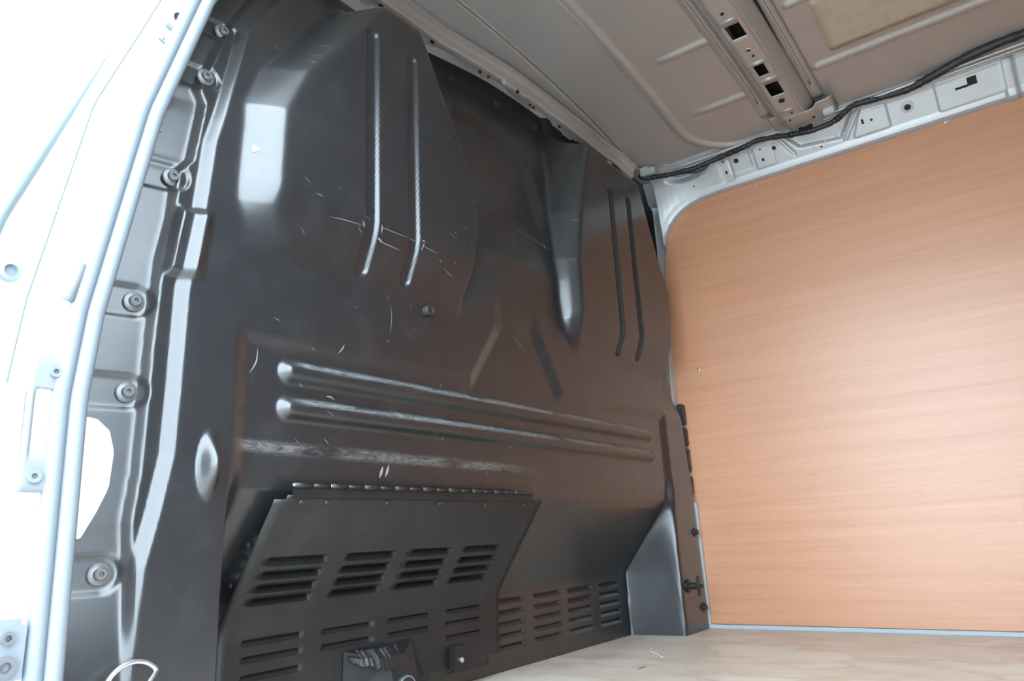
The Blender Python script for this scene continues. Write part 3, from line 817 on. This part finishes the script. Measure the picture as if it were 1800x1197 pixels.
# ------------------------------------------------------------------ far front corner pillar (silver) behind the bulkhead edge
fla = empty('corner_flange', (0, 1.755, 0))
tag(fla, 'narrow silver body flange between the bulkhead edge and the plywood lining', 'body flange')
for nm, poly, xa, xb, mt in (('flange_lip', [(1.7575, .0), (1.7655, .0), (1.7650, .36), (1.7475, .36)], -.004, .004, 'silver'),
                             ('flange_web', [(1.73, .36), (1.7655, .36), (1.7655, .95), (1.73, .95)], -.030, -.026, 'silver')):
    q = prism(nm, poly, xa, xb, mt, None, 0, .001); q.parent = fla; q.matrix_parent_inverse = Matrix.Translation((0, -1.755, 0))
for i, (z0, z1) in enumerate(((.60, .665), (.535, .59), (.455, .525), (.385, .44))):
    o = box('edge_clip', (-.012, 1.7485, (z0 + z1) / 2), (.020, .026, z1 - z0), 'plastic', None, .003)
    tag(o, 'black plastic edge clip wedged between bulkhead and plywood lining', 'clip', 'edge clips beside the plywood')
to_bulk(prism('corner_filler', [(1.60, 1.42), (1.70, 1.40), (1.79, 1.36), (1.795, .96), (1.66, .96), (1.60, 1.15)], -.060, -.050, 'plastic', None, 0, .003))

# ------------------------------------------------------------------ sliding door pillar at the near side
pillar = empty('door_pillar', (.03, -.08, 0))
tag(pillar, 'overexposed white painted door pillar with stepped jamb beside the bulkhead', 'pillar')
def to_pil(o): o.parent = pillar; o.matrix_parent_inverse = Matrix.Translation((-.03, .08, 0)); return o
zs = np.linspace(-.4, 1.44, 150)
def jamb(z):
    a, o_ = f_in(z), f_out(z); e = a - .088
    e = np.maximum(e, o_ + .02)
    return [(-.10, a + .030), (-.03, a + .006), (.030, a - .004), (.040, a - .012), (.044, a - .030), (.046, a - .060), (.046, e + .006), (.042, e), (.020, e - .004), (.018, e - .012), (.018, o_ + .014), (.021, o_ + .006), (.018, o_), (.008, o_ - .004), (-.02, o_ - .006), (-.35, o_ - .010), (-1.3, o_ - .004)]
P = np.zeros((len(zs), 17, 3))
for i, z in enumerate(zs):
    for j, (x_, y_) in enumerate(jamb(z)): P[i, j] = (x_, y_, z)
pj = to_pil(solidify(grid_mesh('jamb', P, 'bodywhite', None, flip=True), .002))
def jp(z, off, x=.047): return Vector((x, float(f_in(z)) + off, z))
def disc(name, z, off, r, mat, h=.001, x=.0465, inner=None):
    pr = [(r, -.002), (r, h), (r * .3, h)] if inner is None else [(r, -.002), (r, h), (inner, h), (inner * .95, -.001), (inner * .3, -.001)]
    return to_pil(lathe(name, pr, jp(z, off, x), (1, 0, 0), mat, None, 20))
disc('hole', .992, -.043, .0085, 'plastic'); disc('hole_lip', .992, -.043, .014, 'bodywhite', .0012, .046, .0088); disc('hole', 1.017, -.040, .003, 'rubber')
to_pil(box('bracket_slot', jp(.968, -.040, .047), (.004, .030, .008), 'rubber', None, .001, axes=((1, 0, 0), (0, .94, -.34), (0, .34, .94))))
to_pil(box('bracket_slot', jp(.942, -.045, .047), (.003, .022, .003), 'rubber', None, .001, axes=((1, 0, 0), (0, .94, -.34), (0, .34, .94))))
disc('hole', .818, -.006, .0035, 'rubber', .001, .041)
disc('hole', .95, -.05, .002, 'rubber')
to_pil(tube('slot_emboss', [jp(.56, -.052), jp(.605, -.050)], .007, 'plate', None, 10))
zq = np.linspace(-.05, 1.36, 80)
to_pil(tube('panel_seam', [(.044, max(float(f_in(z)) - .088, float(f_out(z)) + .02) - .001, z) for z in zq], .0013, 'seam', None, 8))  # grey tube painted as the shaded crevice between jamb and rebate
to_pil(tube('edge_gasket', [(.020, float(f_out(z)) + .006, z) for z in zq], [.0062 * (1 - .93 * float(sstep(.70, .97, np.array(z)))) for z in zq], 'seam', None, 8))  # tapering grey tube in place of the dark gap at the outer skin
# rubber buffer on the outer rebate
to_pil(lathe('rubber_buffer', [(.012, 0), (.011, .006), (.007, .008), (.006, .003), (.002, .003)], (.019, -.128, .587), (1, 0, 0), 'rubber', None, 16))
# striker plate with rectangular opening
def pmap(Uu, Vv): return np.stack([.049 + 0 * Uu, Uu + f_in(Vv) + .031 + .0 * Vv, Vv], -1)
to_pil(holed_sheet('striker_plate', -.101, -.065, .350, .492, [(-.093, -.073, .385, .458)], pmap, 'plate', None, .006, .008, .003))
to_pil(box('striker_recess', (.0474, -.118 + .0, .421), (.002, .022, .076), 'white', None, .0004))
disc('screw', .477, -.048, .006, 'rubber', .004, .049, .003); disc('screw', .366, -.056, .007, 'rubber', .004, .049, .003)
to_pil(box('lower_bracket', (.050, float(f_in(.2)) - .066, .198), (.006, .034, .062), 'rubber', None, .006))
disc('screw', .212, -.066, .006, 'bolt', .006, .053, .003); disc('bracket_bush', .186, -.066, .010, 'bolt', .006, .053, .005)
to_pil(box('door_catch', (.020, -.150, .412), (.012, .030, .012), 'plastic', None, .003))

# grey rubber seal pushed on the pillar edge
sp = [(.050, float(f_in(z)) - .020, z) for z in np.linspace(-.05, 1.36, 90)]
seal = empty('door_seal', (.05, -.03, 0))
tag(seal, 'grey rubber door seal strip along the white pillar edge', 'door seal')
def to_seal(o): o.parent = seal; o.matrix_parent_inverse = Matrix.Translation((-.05, .03, 0)); return o
to_seal(tube('seal_bulb', sp, .0095, 'rubber', None, 12))
to_seal(tube('seal_lip', [(x_ - .004, y_ - .017, z_) for x_, y_, z_ in sp], .0095, 'rubber', None, 10))

# pale body stamping peeping out between seal and bulkhead flange
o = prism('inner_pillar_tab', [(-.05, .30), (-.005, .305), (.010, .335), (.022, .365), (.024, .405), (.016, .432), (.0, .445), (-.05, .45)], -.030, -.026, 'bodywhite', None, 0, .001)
tag(o, 'white body stamping showing between door seal and bulkhead flange', 'body stamping')

# ------------------------------------------------------------------ lashing ring at the foot of the left leg
ring_o = empty('lashing_ring', (.02, .05, .13))
tag(ring_o, 'steel lashing ring hanging from the left leg of the bulkhead', 'lashing ring')
def to_ring(o): o.parent = ring_o; o.matrix_parent_inverse = Matrix.Translation((-.02, -.05, -.13)); return o
cy, cz, R_ = .045, .138, .032
arc = [(.022, cy + R_ * math.cos(a), cz + R_ * .95 * math.sin(a)) for a in np.linspace(math.radians(35), math.radians(330), 40)]
to_ring(tube('ring_wire', arc, .0028, 'steel', None, 10))
to_ring(tube('ring_pin', [arc[0], (.022, cy + .006, cz - .012), (.018, cy - .004, cz - .026)], .0026, 'steel', None, 8))
to_ring(lathe('ring_mount', [(.018, -.003), (.018, .004), (.012, .010), (.004, .011)], (.004, cy + .016, cz - .030), (1, 0, 0), 'plastic', None, 18))

# ------------------------------------------------------------------ shavings left on the floor
o = tube('wood_shaving', spline([(.006, 1.36, .002), (.03, 1.30, .004), (.055, 1.275, .003), (.091, 1.235, .002)], 8), .0020, 'white', None, 6, squash=.5)
tag(o, 'thin curled pale wood shaving on the plywood floor near the bulkhead foot', 'shaving')
o = tube('wood_splinter', spline([(.099, 1.086, .0015), (.102, 1.105, .003), (.104, 1.123, .0015)], 6), .003, 'pad', None, 6, squash=.4)
tag(o, 'short yellowish wood splinter lying on the plywood floor', 'splinter')
